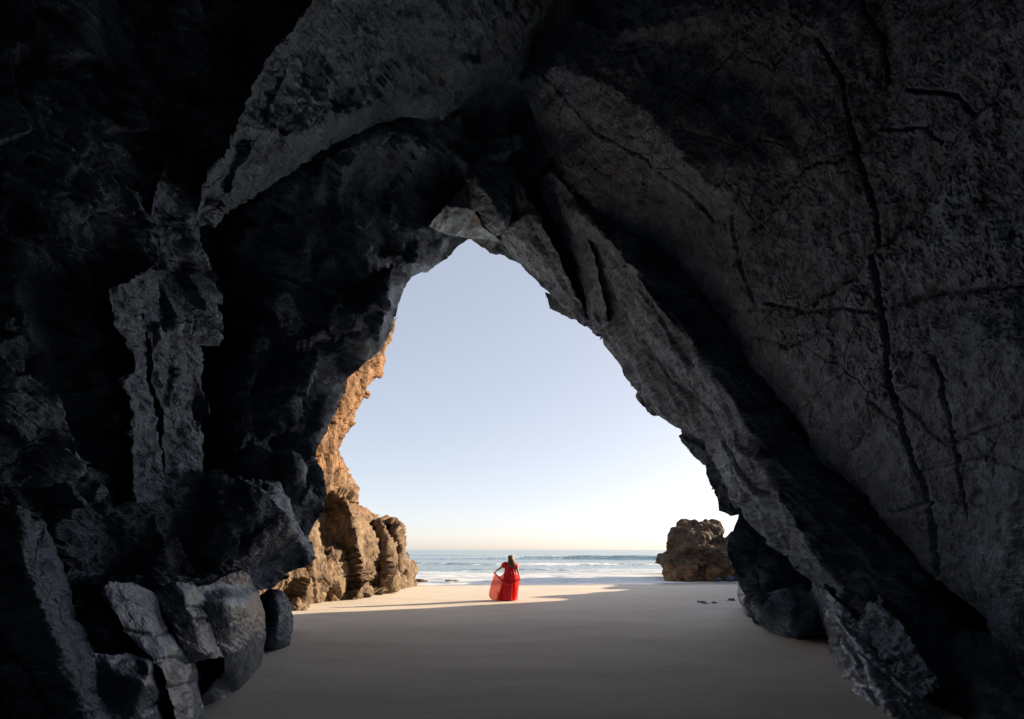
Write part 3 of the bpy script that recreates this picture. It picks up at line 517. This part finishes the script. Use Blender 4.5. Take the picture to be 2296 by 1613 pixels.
# dark rock closing the clefts behind the shards and behind the rounded rocks
rock_piece('cleft_rock', [(1120,300,11.6),(1240,330,11.6),(1330,450,11.6),(1420,620,11.8),(1480,760,12.0),(1420,830,12.4),(1345,752,12.7),(1318,722,13.0),(1290,704,13.1),(1240,660,13.3),(1165,580,13.5),(1110,520,13.4)], step=6, mat='cave', layers=CHIP, parent=cave, dscale=0.6, thick=0.8, pts=[(1250,480,11.9),(1330,640,12.2)])
rock_piece('cleft_rock', [(60,1290,4.2),(300,1290,4.8),(470,1290,5.7),(560,1300,6.8),(575,1350,7.1),(560,1440,7.1),(520,1510,6.6),(470,1550,5.9),(445,1600,5.3),(440,1840,4.5),(200,1840,3.9),(60,1700,3.8)], step=8, mat='cave', layers=LOW, parent=cave, thick=1.5)
rock_piece('rock_spur', [(1645,1279,13.0),(1653,1269,12.9),(1668,1282,12.7),(1690,1282,12.3),(1720,1300,12.2),(1720,1390,12.4),(1690,1388,12.6),(1677,1379,12.9),(1667,1367,13.2),(1658,1351,13.4),(1654,1327,13.4),(1655,1304,13.3)], lines=[[(1662,1290,12.7),(1672,1320,12.6),(1670,1350,12.6),(1680,1380,12.5)]], step=3, mat='pale', layers=CHIP, parent=cave, dscale=0.5, thick=1.5, ragged=1.5)
# the cave's outer ridge on the seaward side: it shades the beach
def outer_ridge():
    hs_ = [(9,13),(12,13),(14.6,11),(15.4,6.8),(16.0,3.0),(16.8,3.3),(17.6,3.9),(18.4,3.3),(19.6,2.9),(20.6,3.5),(22,3.3),(24,3.6),(27,3.6)]
    ss = np.linspace(9, 27, 150); hh = np.interp(ss, [a for a, _ in hs_], [b for _, b in hs_])
    ww = np.linspace(-1, 1, 40); V = []
    for s_, h_ in zip(ss, hh):
        yy = s_ / 0.7855; xx = 0.575 * yy
        for w in ww:
            half = 0.8 + 0.16 * h_
            V.append((xx + (w + 1) * half, yy + (w + 1) * half * 0.38, -0.3 + (h_ + 0.3) * (1 - abs(w) ** 2.2)))
    P = np.array(V); idx = np.arange(len(P)).reshape(len(ss), len(ww)); q = np.stack([idx[:-1, :-1], idx[:-1, 1:], idx[1:, 1:], idx[1:, :-1]], -1).reshape(-1, 4)
    tri = np.concatenate([q[:, [0, 1, 2]], q[:, [0, 2, 3]]]); Nn = vnormals(P, tri)
    if Nn[:, 2].mean() < 0: tri = tri[:, ::-1]; Nn = -Nn
    return mesh_obj('outer_ridge', displace(P, Nn, [('f', 1.2, 0.2), ('n', 0.9, 0.2), ('r', 0.4, 0.08)], 700), tri, M['stack'], cave)
outer_ridge()

def settle(o, label, cat, group=None):
    """give a loose rock its own origin at its base"""
    co = np.empty(len(o.data.vertices) * 3, np.float32); o.data.vertices.foreach_get('co', co); co = co.reshape(-1, 3)
    c = (co.max(0) + co.min(0)) / 2; c[2] = 0
    o.data.vertices.foreach_set('co', (co - c).ravel()); o.data.update(); o.location = c.tolist()
    return tag(o, label, cat, group)

# ------------------------------------------------------------------ sunlit cliff beyond the left side of the mouth
cliff = thing('rock_cliff', 'sunlit tan rock cliff beyond the left side of the cave mouth', 'cliff', (-6, 18, 0))
rock_piece('cliff_face', [(886,716,20.5),(884,742,20.2),(876,766,20),(866,792,19.7),(850,818,19.5),(838,855,19.5),(826,885,19.4),(812,905,19.3),(800,932,19.2),(785,960,19.1),(775,985,19),(764,1002,18.9),(762,1030,18.9),(770,1046,19.2),(782,1068,19.6),(796,1088,20),(799,1110,20),(793,1128,19.6),(820,1145,20.5),(850,1152,21.5),(876,1166,22.5),(896,1174,23),(906,1192,23.3),(909,1240,23.5),(912,1300,23.2),(905,1324,22),(840,1345,17.9),(790,1352,16.9),(700,1358,16),(640,1374,14.5),(560,1380,13.8),(540,1300,13.2),(560,1000,13.6),(650,800,15),(760,690,17.5)],
  lines=[[(741,1131,17.3),(730,1185,17.0),(752,1214,17.1),(778,1232,17.2),(790,1254,17.3),(800,1300,17.4)],
         [(781,1125,16.9),(796,1176,16.8),(799,1232,16.8),(810,1287,16.9),(812,1318,17.0)],
         [(832,1169,20.0),(838,1205,19.7),(841,1232,19.6),(843,1276,19.5),(850,1316,19.4)],
         [(857,1180,19.4),(868,1209,19.1),(872,1254,19.0),(876,1305,19.1)],
         [(868,1170,22.0),(886,1225,22.1),(891,1280,22.0)],[(882,1180,21.4),(896,1230,21.4),(899,1290,21.5)],
         [(745,1100,16.9),(765,1060,17.6),(760,1020,17.8)],[(800,1040,19.4),(740,1010,17.0),(750,960,17.2)]],
  pts=[(700,1300,15.4),(720,1250,15.9),(690,1200,15.3),(760,1300,16.4),(740,1320,16.4),(820,850,18.3),(780,900,17.6),(750,930,17.0),(825,1230,18.2),(820,1300,17.9)],
  step=3, mat='tan', layers=[('f', 1.7, 0.34), ('f', 0.8, 0.22), ('f', 0.35, 0.08), ('r', 0.45, 0.05), ('n', 0.18, 0.05)], parent=cliff, thick=3.5, ragged=6, aniso=[(1,0,0),(0,1,0),(0,0,0.42)],
  cracks=[([(745,1240),(746,1280),(747,1316)],2.2,0.12),([(727,1258),(760,1256),(790,1252)],2,0.1),([(747,1294),(787,1291)],2,0.1),([(859,1254),(861,1325)],2,0.12),([(841,1274),(890,1267)],2,0.1),([(700,1230),(720,1290),(760,1340)],2.2,0.12),([(815,1200),(822,1260),(826,1330)],2.2,0.15),([(700,1180),(760,1120)],2.5,0.15),([(790,960),(760,1010)],2.5,0.15),([(830,870),(790,890)],2.5,0.15),([(770,1060),(800,1075)],2.5,0.15)])
rock_piece('cliff_foot', [(909,1236,23.6),(918,1254,23.8),(931,1262,24.2),(938,1277,24.4),(930,1292,24.3),(931,1313,24.4),(905,1322,22.6),(893,1310,22.2),(895,1270,22.8)], pts=[(912,1285,22.8)], step=2.5, mat='tan', layers=[('f', 0.5, 0.1), ('r', 0.3, 0.1), ('n', 0.18, 0.05)], parent=cliff, thick=2.0, ragged=3)

# ------------------------------------------------------------------ sea stack
nt = M['stack'].node_tree; bsdf = nt.nodes['Principled BSDF']; old = bsdf.inputs['Base Color'].links[0].from_socket
geo = N(nt, 'ShaderNodeNewGeometry'); sp = N(nt, 'ShaderNodeSeparateXYZ'); nt.links.new(geo.outputs['Position'], sp.inputs[0])
nb = noise_tex(nt, geo.outputs['Position'], 1.2, 3); zz = mathn(nt, 'ADD', mathn(nt, 'MULTIPLY', sp.outputs[2], 1.0), nb.outputs[0])
band = ramp(nt, mathn(nt, 'MULTIPLY', zz, 0.5), [(0.62, (1, 1, 1)), (0.75, (0, 0, 0))]).outputs[0]     # bare tan rock below the weathered crust
nt.links.new(mixc(nt, band, old, mixc(nt, 1.0, old, (2.3, 2.0, 1.7), 'MULTIPLY')), bsdf.inputs['Base Color'])
o = rock_piece('sea_stack', [(1474,1253,31),(1482,1247,30.8),(1493,1238,30.6),(1499,1220,30.6),(1495,1208,30.8),(1502,1197,30.8),(1511,1184,31),(1522,1175,31.2),(1535,1169,31.3),(1558,1170,31.4),(1565,1177,31.2),(1579,1170,31.4),(1596,1171,31.5),(1606,1176,31.5),(1614,1187,31.3),(1619,1201,31),(1624,1207,30.5),(1640,1198,30.8),(1720,1190,31),(1720,1303,29.5),(1644,1301,28.8),(1607,1304,28.6),(1551,1306,28.4),(1502,1305,28.8),(1488,1298,29.6),(1484,1268,30.4),(1475,1262,31)],
  lines=[[(1520,1200,30.2),(1560,1215,29.4),(1570,1235,29.2),(1640,1225,29.6)],[(1500,1262,29.2),(1560,1256,28.8),(1650,1252,28.9)]],
  pts=[(1540,1190,30.4),(1590,1190,30.3),(1530,1240,29.2),(1600,1240,29.0),(1545,1285,28.2),(1510,1285,28.6),(1600,1285,28.3)],
  step=2.5, mat='stack', layers=[('f', 1.1, 0.3), ('r', 0.8, 0.25), ('n', 0.4, 0.15), ('r', 0.25, 0.07)], thick=4.5, ragged=2.5)
settle(o, 'brown sea stack standing at the water edge beyond the right wall', 'sea stack')

# ------------------------------------------------------------------ loose rocks
o = rock_piece('boulder', [(588,1335,8.9),(605,1325,8.8),(630,1330,8.9),(645,1355,9.1),(656,1382,9.2),(654,1410,9.1),(645,1445,9.0),(630,1458,8.8),(600,1466,8.5),(570,1470,8.5),(570,1380,8.7)], lines=[[(612,1345,8.5),(622,1390,8.35),(625,1440,8.4)]], pts=[(600,1420,8.3)], step=3, mat='cave', layers=LOW, thick=1.6, ragged=2, smooth=2)
settle(o, 'dark angular boulder on the sand beside the pale rounded rocks', 'boulder')
o = rock_piece('boulder', [(655,1345,14.6),(668,1338,14.6),(680,1350,14.6),(692,1364,14.5),(685,1372,14.0),(660,1374,13.9),(648,1368,14.0)], pts=[(670,1358,14.1)], step=2.5, mat='tan', layers=LOW, thick=1.0, ragged=1.5)
settle(o, 'tan boulder on the sand against the foot of the sunlit cliff', 'boulder')
def pebble(x, y, w, h, label, mat='cave', seed=1, group=None, name='beach_rock'):
    D = CAMZ * F / (y - HY); sc = D / F
    bm = bmesh.new(); bmesh.ops.create_icosphere(bm, subdivisions=4, radius=1.0)
    P = np.array([v.co[:] for v in bm.verts]); Fc = np.array([[v.index for v in f.verts] for f in bm.faces]); bm.free()
    Nn = P.copy(); P = displace(P, Nn, [('f', 0.8, 0.35), ('n', 0.6, 0.25)], seed * 13)
    P = P * np.array([w * sc * 0.5, w * sc * 0.4, h * sc])
    P[:, 2] = np.where(P[:, 2] < 0, P[:, 2] * 0.3, P[:, 2])
    o = mesh_obj(name, P, Fc, M[mat]); o.location = ((x - CX) * sc, D, 0.0); o.rotation_euler.z = seed * 0.3 * 0
    return tag(o, label, 'rock', group)
pebble(1572, 1351, 17, 3.5, 'low dark rock in the sand, leftmost of the small rocks before the right wall', seed=3)
pebble(1581, 1354, 15, 2.2, 'flattest dark rock in the sand, nearest the viewer before the right wall', seed=5)
pebble(1601, 1353, 12, 3, 'small dark rock in the sand, middle of the row before the right wall', seed=7)
pebble(1640, 1347, 16, 6, 'larger grey rock in the sand nearest to the right wall', seed=9)
pebble(941, 1304, 18, 6, 'grey rock at the water edge by the left cliff foot', 'stack', seed=11)
pebble(954, 1304, 10, 2.5, 'small flat stone beside the grey rock at the left cliff foot', 'stack', seed=12)
pebble(1006, 1303, 18, 2.4, 'low dark stone lying in the swash, nearer the left cliff', 'stack', seed=13)
pebble(1022, 1303, 14, 2.0, 'low dark stone lying in the swash, nearer the person', 'stack', seed=14)
pebble(1612, 1301, 12, 6, 'grey rock at the foot of the sea stack, left of the pair', 'cave', seed=15)
pebble(1636, 1300, 18, 10, 'larger grey rock at the foot of the sea stack beside the right wall', 'cave', seed=16)

# ------------------------------------------------------------------ person in a red dress, seen from behind
def plain(name, colr, rough=0.6, **kw):
    m, nt, b = nodes_of(name); geo = N(nt, 'ShaderNodeTexCoord'); n = noise_tex(nt, geo.outputs['Object'], 9, 3, 0.6)
    nt.links.new(mixc(nt, n.outputs[0], tuple(c * 0.78 for c in colr), tuple(min(1, c * 1.2) for c in colr)), b.inputs['Base Color']); b.inputs['Roughness'].default_value = rough
    for k, v in kw.items(): b.inputs[k].default_value = v
    return m
M['skin'] = plain('skin', (0.5, 0.3, 0.21), 0.55)
M['hair'] = plain('brown_hair', (0.15, 0.072, 0.028), 0.5)
M['dress'] = plain('red_fabric', (0.78, 0.014, 0.028), 0.65)
m, nt, b = nodes_of('sheer_red_chiffon'); M['sheer'] = m
out = nt.nodes['Material Output']; tr = N(nt, 'ShaderNodeBsdfTransparent'); tl = N(nt, 'ShaderNodeBsdfTranslucent'); tl.inputs[0].default_value = (0.9, 0.16, 0.1, 1)
b.inputs['Base Color'].default_value = (0.7, 0.03, 0.03, 1); b.inputs['Roughness'].default_value = 0.8; tr.inputs[0].default_value = (1, 0.62, 0.55, 1)
m1 = N(nt, 'ShaderNodeMixShader'); m1.inputs[0].default_value = 0.55; nt.links.new(b.outputs[0], m1.inputs[1]); nt.links.new(tl.outputs[0], m1.inputs[2])
m2 = N(nt, 'ShaderNodeMixShader'); m2.inputs[0].default_value = 0.6; nt.links.new(m1.outputs[0], m2.inputs[1]); nt.links.new(tr.outputs[0], m2.inputs[2]); nt.links.new(m2.outputs[0], out.inputs[0])

PX, PY = -0.12, 16.85
def skin_mesh(name, chains, mat, parent=None, sub=2, root=None):
    """chains of ((x,y,z), radius): joints shared by position grow one continuous surface"""
    me = bpy.data.meshes.new(name); keys = {}; vs = []; rs = []; es = []
    def vid(p, r):
        k = tuple(round(c, 4) for c in p)
        if k not in keys: keys[k] = len(vs); vs.append(p); rs.append(r)
        return keys[k]
    for ch in chains:
        ids = [vid(p, r) for p, r in ch]
        es += [(a, b_) for a, b_ in zip(ids, ids[1:])]
    me.from_pydata(vs, es, []); o = bpy.data.objects.new(name, me); C.objects.link(o)
    sk = o.modifiers.new('skin', 'SKIN'); sk.use_smooth_shade = True
    if not me.skin_vertices: 
        bpy.context.view_layer.objects.active = o
    for i, sv in enumerate(me.skin_vertices[0].data):
        r = rs[i]; sv.radius = r if isinstance(r, tuple) else (r, r); sv.use_root = (i == 0)
    ss = o.modifiers.new('smooth', 'SUBSURF'); ss.levels = sub; ss.render_levels = sub
    me.materials.append(mat)
    if parent: o.parent = parent
    return o
def arm(sh, el, wr, hand_dir):
    s_, e_, w_ = Vector(sh), Vector(el), Vector(wr); h = Vector(hand_dir).normalized()
    mid1 = s_.lerp(e_, 0.5); mid2 = e_.lerp(w_, 0.4); palm = w_ + h * 0.06
    ch = [[(tuple(s_), 0.06), (tuple(mid1), 0.048), (tuple(e_), 0.041), (tuple(mid2), 0.038), (tuple(w_), 0.026), (tuple(palm), (0.034, 0.018))]]
    side = h.cross(Vector((0, 1, 0))).normalized()
    for k, (off, L) in enumerate(((-0.028, 0.05), (-0.01, 0.062), (0.009, 0.06), (0.026, 0.048))):
        base = palm + side * off + h * 0.02; tip1 = base + h * L * 0.55 + Vector((0, -0.012, 0)); tip2 = tip1 + h * L * 0.3 + Vector((0, -0.022, 0))
        ch.append([(tuple(palm), (0.034, 0.018)), (tuple(base), 0.0095), (tuple(tip1), 0.0085), (tuple(tip2), 0.0075)])
    tb = w_ + h * 0.025 + Vector((0, -0.028, 0)); ch.append([(tuple(w_), 0.026), (tuple(tb), 0.0105), (tuple(tb + h * 0.035 + Vector((0, -0.012, 0))), 0.009)])
    return ch
hip = ((0.045, 0, 0.92), (0.15, 0.11)); chest = ((0.05, 0, 1.22), (0.145, 0.105)); neck0 = ((0.065, 0.0, 1.385), (0.08, 0.06)); 
chains = [[hip, ((0.045, 0, 1.06), (0.12, 0.09)), chest, neck0, ((0.072, 0.01, 1.44), 0.048), ((0.078, 0.02, 1.50), 0.07), ((0.08, 0.02, 1.57), 0.086), ((0.08, 0.02, 1.62), 0.07)],
          [((0.08, 0.02, 1.57), 0.086), ((0.08, 0.108, 1.55), 0.014)],
          [hip, ((-0.04, 0, 0.86), 0.085), ((-0.06, 0.03, 0.48), 0.055), ((-0.07, -0.02, 0.1), 0.036), ((-0.07, 0.12, 0.03), 0.03)],
          [hip, ((0.13, 0, 0.86), 0.085), ((0.14, 0.0, 0.48), 0.055), ((0.15, -0.05, 0.1), 0.036), ((0.15, 0.09, 0.03), 0.03)]]
aL = arm((-0.12, 0, 1.345), (-0.31, -0.03, 1.19), (-0.475, 0.0, 1.09), (-0.5, 0.05, -0.85)); aR = arm((0.245, 0, 1.335), (0.335, -0.02, 1.08), (0.39, 0.02, 0.875), (0.25, 0.05, -1))
chains += [[neck0, ((-0.12, 0, 1.345), 0.06)], [neck0, ((0.245, 0, 1.335), 0.06)]] + aL + aR
person = skin_mesh('person', chains, M['skin']); person.location = (PX, PY, 0.0)
tag(person, 'person with long brown hair in a flowing red dress, seen from behind', 'person')
def child_mesh(name, V, Fc, mat, par=person, sub=0):
    me = bpy.data.meshes.new(name); me.from_pydata([tuple(v) for v in V], [], Fc); me.update(); me.materials.append(mat)
    me.polygons.foreach_set('use_smooth', [True] * len(me.polygons))
    o = bpy.data.objects.new(name, me); C.objects.link(o); o.parent = par
    if sub: ss = o.modifiers.new('smooth', 'SUBSURF'); ss.levels = sub; ss.render_levels = sub
    return o
def loft(rings):
    V = [p for r in rings for p in r]; n = len(rings[0]); Fc = []
    for i in range(len(rings) - 1):
        for k in range(n):
            a = i * n + k; b_ = i * n + (k + 1) % n; Fc.append((a, b_, b_ + n, a + n))
    return V, Fc
def tube_rings(spec, n=48, fold=0, phase=0.0, seed=0):
    r = []
    for (cx, cy, z, rx, ry, fa) in spec:
        ring = []
        for k in range(n):
            a = 2 * math.pi * k / n
            w = 1 + fa * (math.sin(fold * a + phase + z * 2.2) + 0.5 * math.sin((fold * 1.7) // 1 * a + z * 3 + seed))
            ring.append((cx + rx * w * math.cos(a), cy + ry * w * math.sin(a), z + 0.01 * fa * 20 * math.sin(3 * a)))
        r.append(ring)
    return r
# dress: bodice, sash, puffed sleeves, underskirt, chiffon overskirt gathered in both hands
V, Fc = loft(tube_rings([(0.06, 0, 1.375, 0.17, 0.105, 0.0), (0.06, 0, 1.34, 0.205, 0.125, 0.01), (0.055, 0, 1.25, 0.195, 0.135, 0.012), (0.05, 0, 1.17, 0.2, 0.14, 0.02), (0.05, 0, 1.12, 0.205, 0.14, 0.02)], fold=14)); bod = child_mesh('dress_bodice', V, Fc, M['dress'])
V, Fc = loft(tube_rings([(0.05, 0, 1.145, 0.208, 0.145, 0.0), (0.05, 0, 1.13, 0.213, 0.15, 0.0), (0.05, 0, 1.11, 0.213, 0.15, 0.0), (0.05, 0, 1.095, 0.208, 0.145, 0.0)])); child_mesh('sash', V, Fc, M['dress'], bod)
def sleeve(a, b_, r0, r1):
    a, b_ = Vector(a), Vector(b_); d = (b_ - a).normalized(); u = d.cross(Vector((0, 1, 0))).normalized(); w = d.cross(u); rings = []
    for t, r in ((0, r0 * 0.8), (0.15, r0), (0.45, r1), (0.75, r1), (0.93, r0 * 0.85), (1.0, r0 * 0.9)):
        c = a.lerp(b_, t); rings.append([tuple(c + (u * math.cos(q) + w * math.sin(q)) * r * (1 + 0.06 * math.sin(7 * q))) for q in [2 * math.pi * k / 28 for k in range(28)]])
    V, Fc = loft(rings); return child_mesh('dress_sleeve', V, Fc, M['dress'])
sleeve((-0.06, 0, 1.385), (-0.235, -0.015, 1.225), 0.085, 0.11); sleeve((0.2, 0, 1.375), (0.305, -0.01, 1.175), 0.08, 0.1)
V, Fc = loft(tube_rings([(0.05, 0, 1.12, 0.2, 0.14, 0.02), (0.05, 0, 1.0, 0.225, 0.17, 0.03), (0.045, 0, 0.85, 0.25, 0.19, 0.03), (0.03, 0, 0.65, 0.275, 0.22, 0.04), (0.0, 0, 0.4, 0.31, 0.26, 0.05), (-0.04, 0, 0.18, 0.345, 0.3, 0.06), (-0.06, 0.0, 0.02, 0.365, 0.33, 0.07)], n=72, fold=9)); child_mesh('dress_skirt', V, Fc, M['dress'])
def sheet(rows, nu, seed):
    """rows: (left point, right point, sag) from top to bottom"""
    V = []; nv = len(rows)
    for i, (a, b_, sag, fa) in enumerate(rows):
        a, b_ = Vector(a), Vector(b_)
        for k in range(nu):
            t = k / (nu - 1); p = a.lerp(b_, t); p.z -= sag * math.sin(math.pi * t); p.y += fa * math.sin(t * 17 + seed + i * 0.35) + 0.5 * fa * math.sin(t * 31 + seed)
            V.append(tuple(p))
    Fc = [(i * nu + k, i * nu + k + 1, (i + 1) * nu + k + 1, (i + 1) * nu + k) for i in range(nv - 1) for k in range(nu - 1)]
    return V, Fc
V, Fc = sheet([((-0.52, -0.02, 1.03), (-0.13, -0.12, 1.09), 0.16, 0.006), ((-0.54, -0.03, 0.97), (-0.15, -0.17, 0.98), 0.13, 0.012), ((-0.60, -0.04, 0.78), (-0.19, -0.2, 0.8), 0.05, 0.02), ((-0.67, -0.06, 0.55), (-0.25, -0.24, 0.55), 0.02, 0.028), ((-0.73, -0.08, 0.28), (-0.33, -0.28, 0.28), 0.0, 0.035), ((-0.74, -0.1, 0.12), (-0.4, -0.31, 0.1), 0.02, 0.04), ((-0.6, -0.12, 0.03), (-0.42, -0.32, 0.02), 0.0, 0.04)], 40, 0.6)
o = child_mesh('chiffon_panel', V, Fc, M['sheer'], sub=1); sm = o.modifiers.new('t', 'SOLIDIFY'); sm.thickness = 0.002
V, Fc = sheet([((0.24, -0.13, 1.08), (0.42, 0.0, 0.85), 0.03, 0.004), ((0.24, -0.17, 0.95), (0.42, 0.0, 0.79), 0.04, 0.008), ((0.26, -0.19, 0.75), (0.40, -0.02, 0.7), 0.02, 0.012), ((0.26, -0.22, 0.5), (0.365, -0.04, 0.5), 0.0, 0.018), ((0.24, -0.26, 0.25), (0.33, -0.05, 0.25), 0.0, 0.02), ((0.2, -0.28, 0.03), (0.30, -0.06, 0.04), 0.0, 0.02)], 26, 1.9)
o = child_mesh('chiffon_panel', V, Fc, M['sheer'], sub=1); sm = o.modifiers.new('t', 'SOLIDIFY'); sm.thickness = 0.002
# swag of chiffon caught up across the back and the hem turned up at the ground
V, Fc = sheet([((-0.52, -0.04, 1.04), (0.42, -0.03, 0.83), 0.24, 0.0), ((-0.5, -0.1, 1.0), (0.41, -0.1, 0.8), 0.265, 0.004), ((-0.49, -0.06, 0.97), (0.41, -0.06, 0.78), 0.29, 0.0)], 40, 0.1)
V = [(x, y - 0.2 * math.sin(math.pi * (x + 0.52) / 0.95) if -0.52 < x < 0.43 else y, z) for x, y, z in V]
o = child_mesh('chiffon_swag', V, Fc, M['dress'], sub=1); sm = o.modifiers.new('t', 'SOLIDIFY'); sm.thickness = 0.006
V, Fc = sheet([((-0.44, -0.34, 0.38), (0.28, -0.12, 0.5), 0.36, 0.0), ((-0.42, -0.4, 0.28), (0.285, -0.18, 0.4), 0.33, 0.006), ((-0.4, -0.38, 0.2), (0.29, -0.2, 0.3), 0.24, 0.006)], 40, 0.4)
o = child_mesh('chiffon_hem', V, Fc, M['sheer'], sub=1); sm = o.modifiers.new('t', 'SOLIDIFY'); sm.thickness = 0.004
# hair: cap and long wavy fall
rings = []
for z, cx, cy, rx, ry in ((1.672, 0.076, 0.0, 0.03, 0.04), (1.66, 0.076, 0.0, 0.068, 0.08), (1.62, 0.076, -0.005, 0.095, 0.108), (1.56, 0.078, -0.012, 0.11, 0.115), (1.5, 0.085, -0.045, 0.115, 0.09), (1.43, 0.1, -0.085, 0.125, 0.062), (1.36, 0.115, -0.125, 0.13, 0.05), (1.3, 0.12, -0.145, 0.12, 0.04), (1.25, 0.115, -0.15, 0.09, 0.03), (1.22, 0.11, -0.15, 0.05, 0.02)):
    rings.append([(cx + rx * (1 + 0.07 * math.sin(11 * a + z * 9) + 0.04 * math.sin(23 * a)) * math.cos(a) + 0.008 * math.sin(z * 30), cy + ry * (1 + 0.08 * math.sin(9 * a + z * 14)) * math.sin(a), z + (0.02 * math.sin(7 * a) if z < 1.3 else 0)) for a in [2 * math.pi * k / 64 for k in range(64)]])
V, Fc = loft(rings); Fc += [tuple(range(64)), tuple(range(len(V) - 64, len(V)))]
child_mesh('hair', V, Fc, M['hair'])
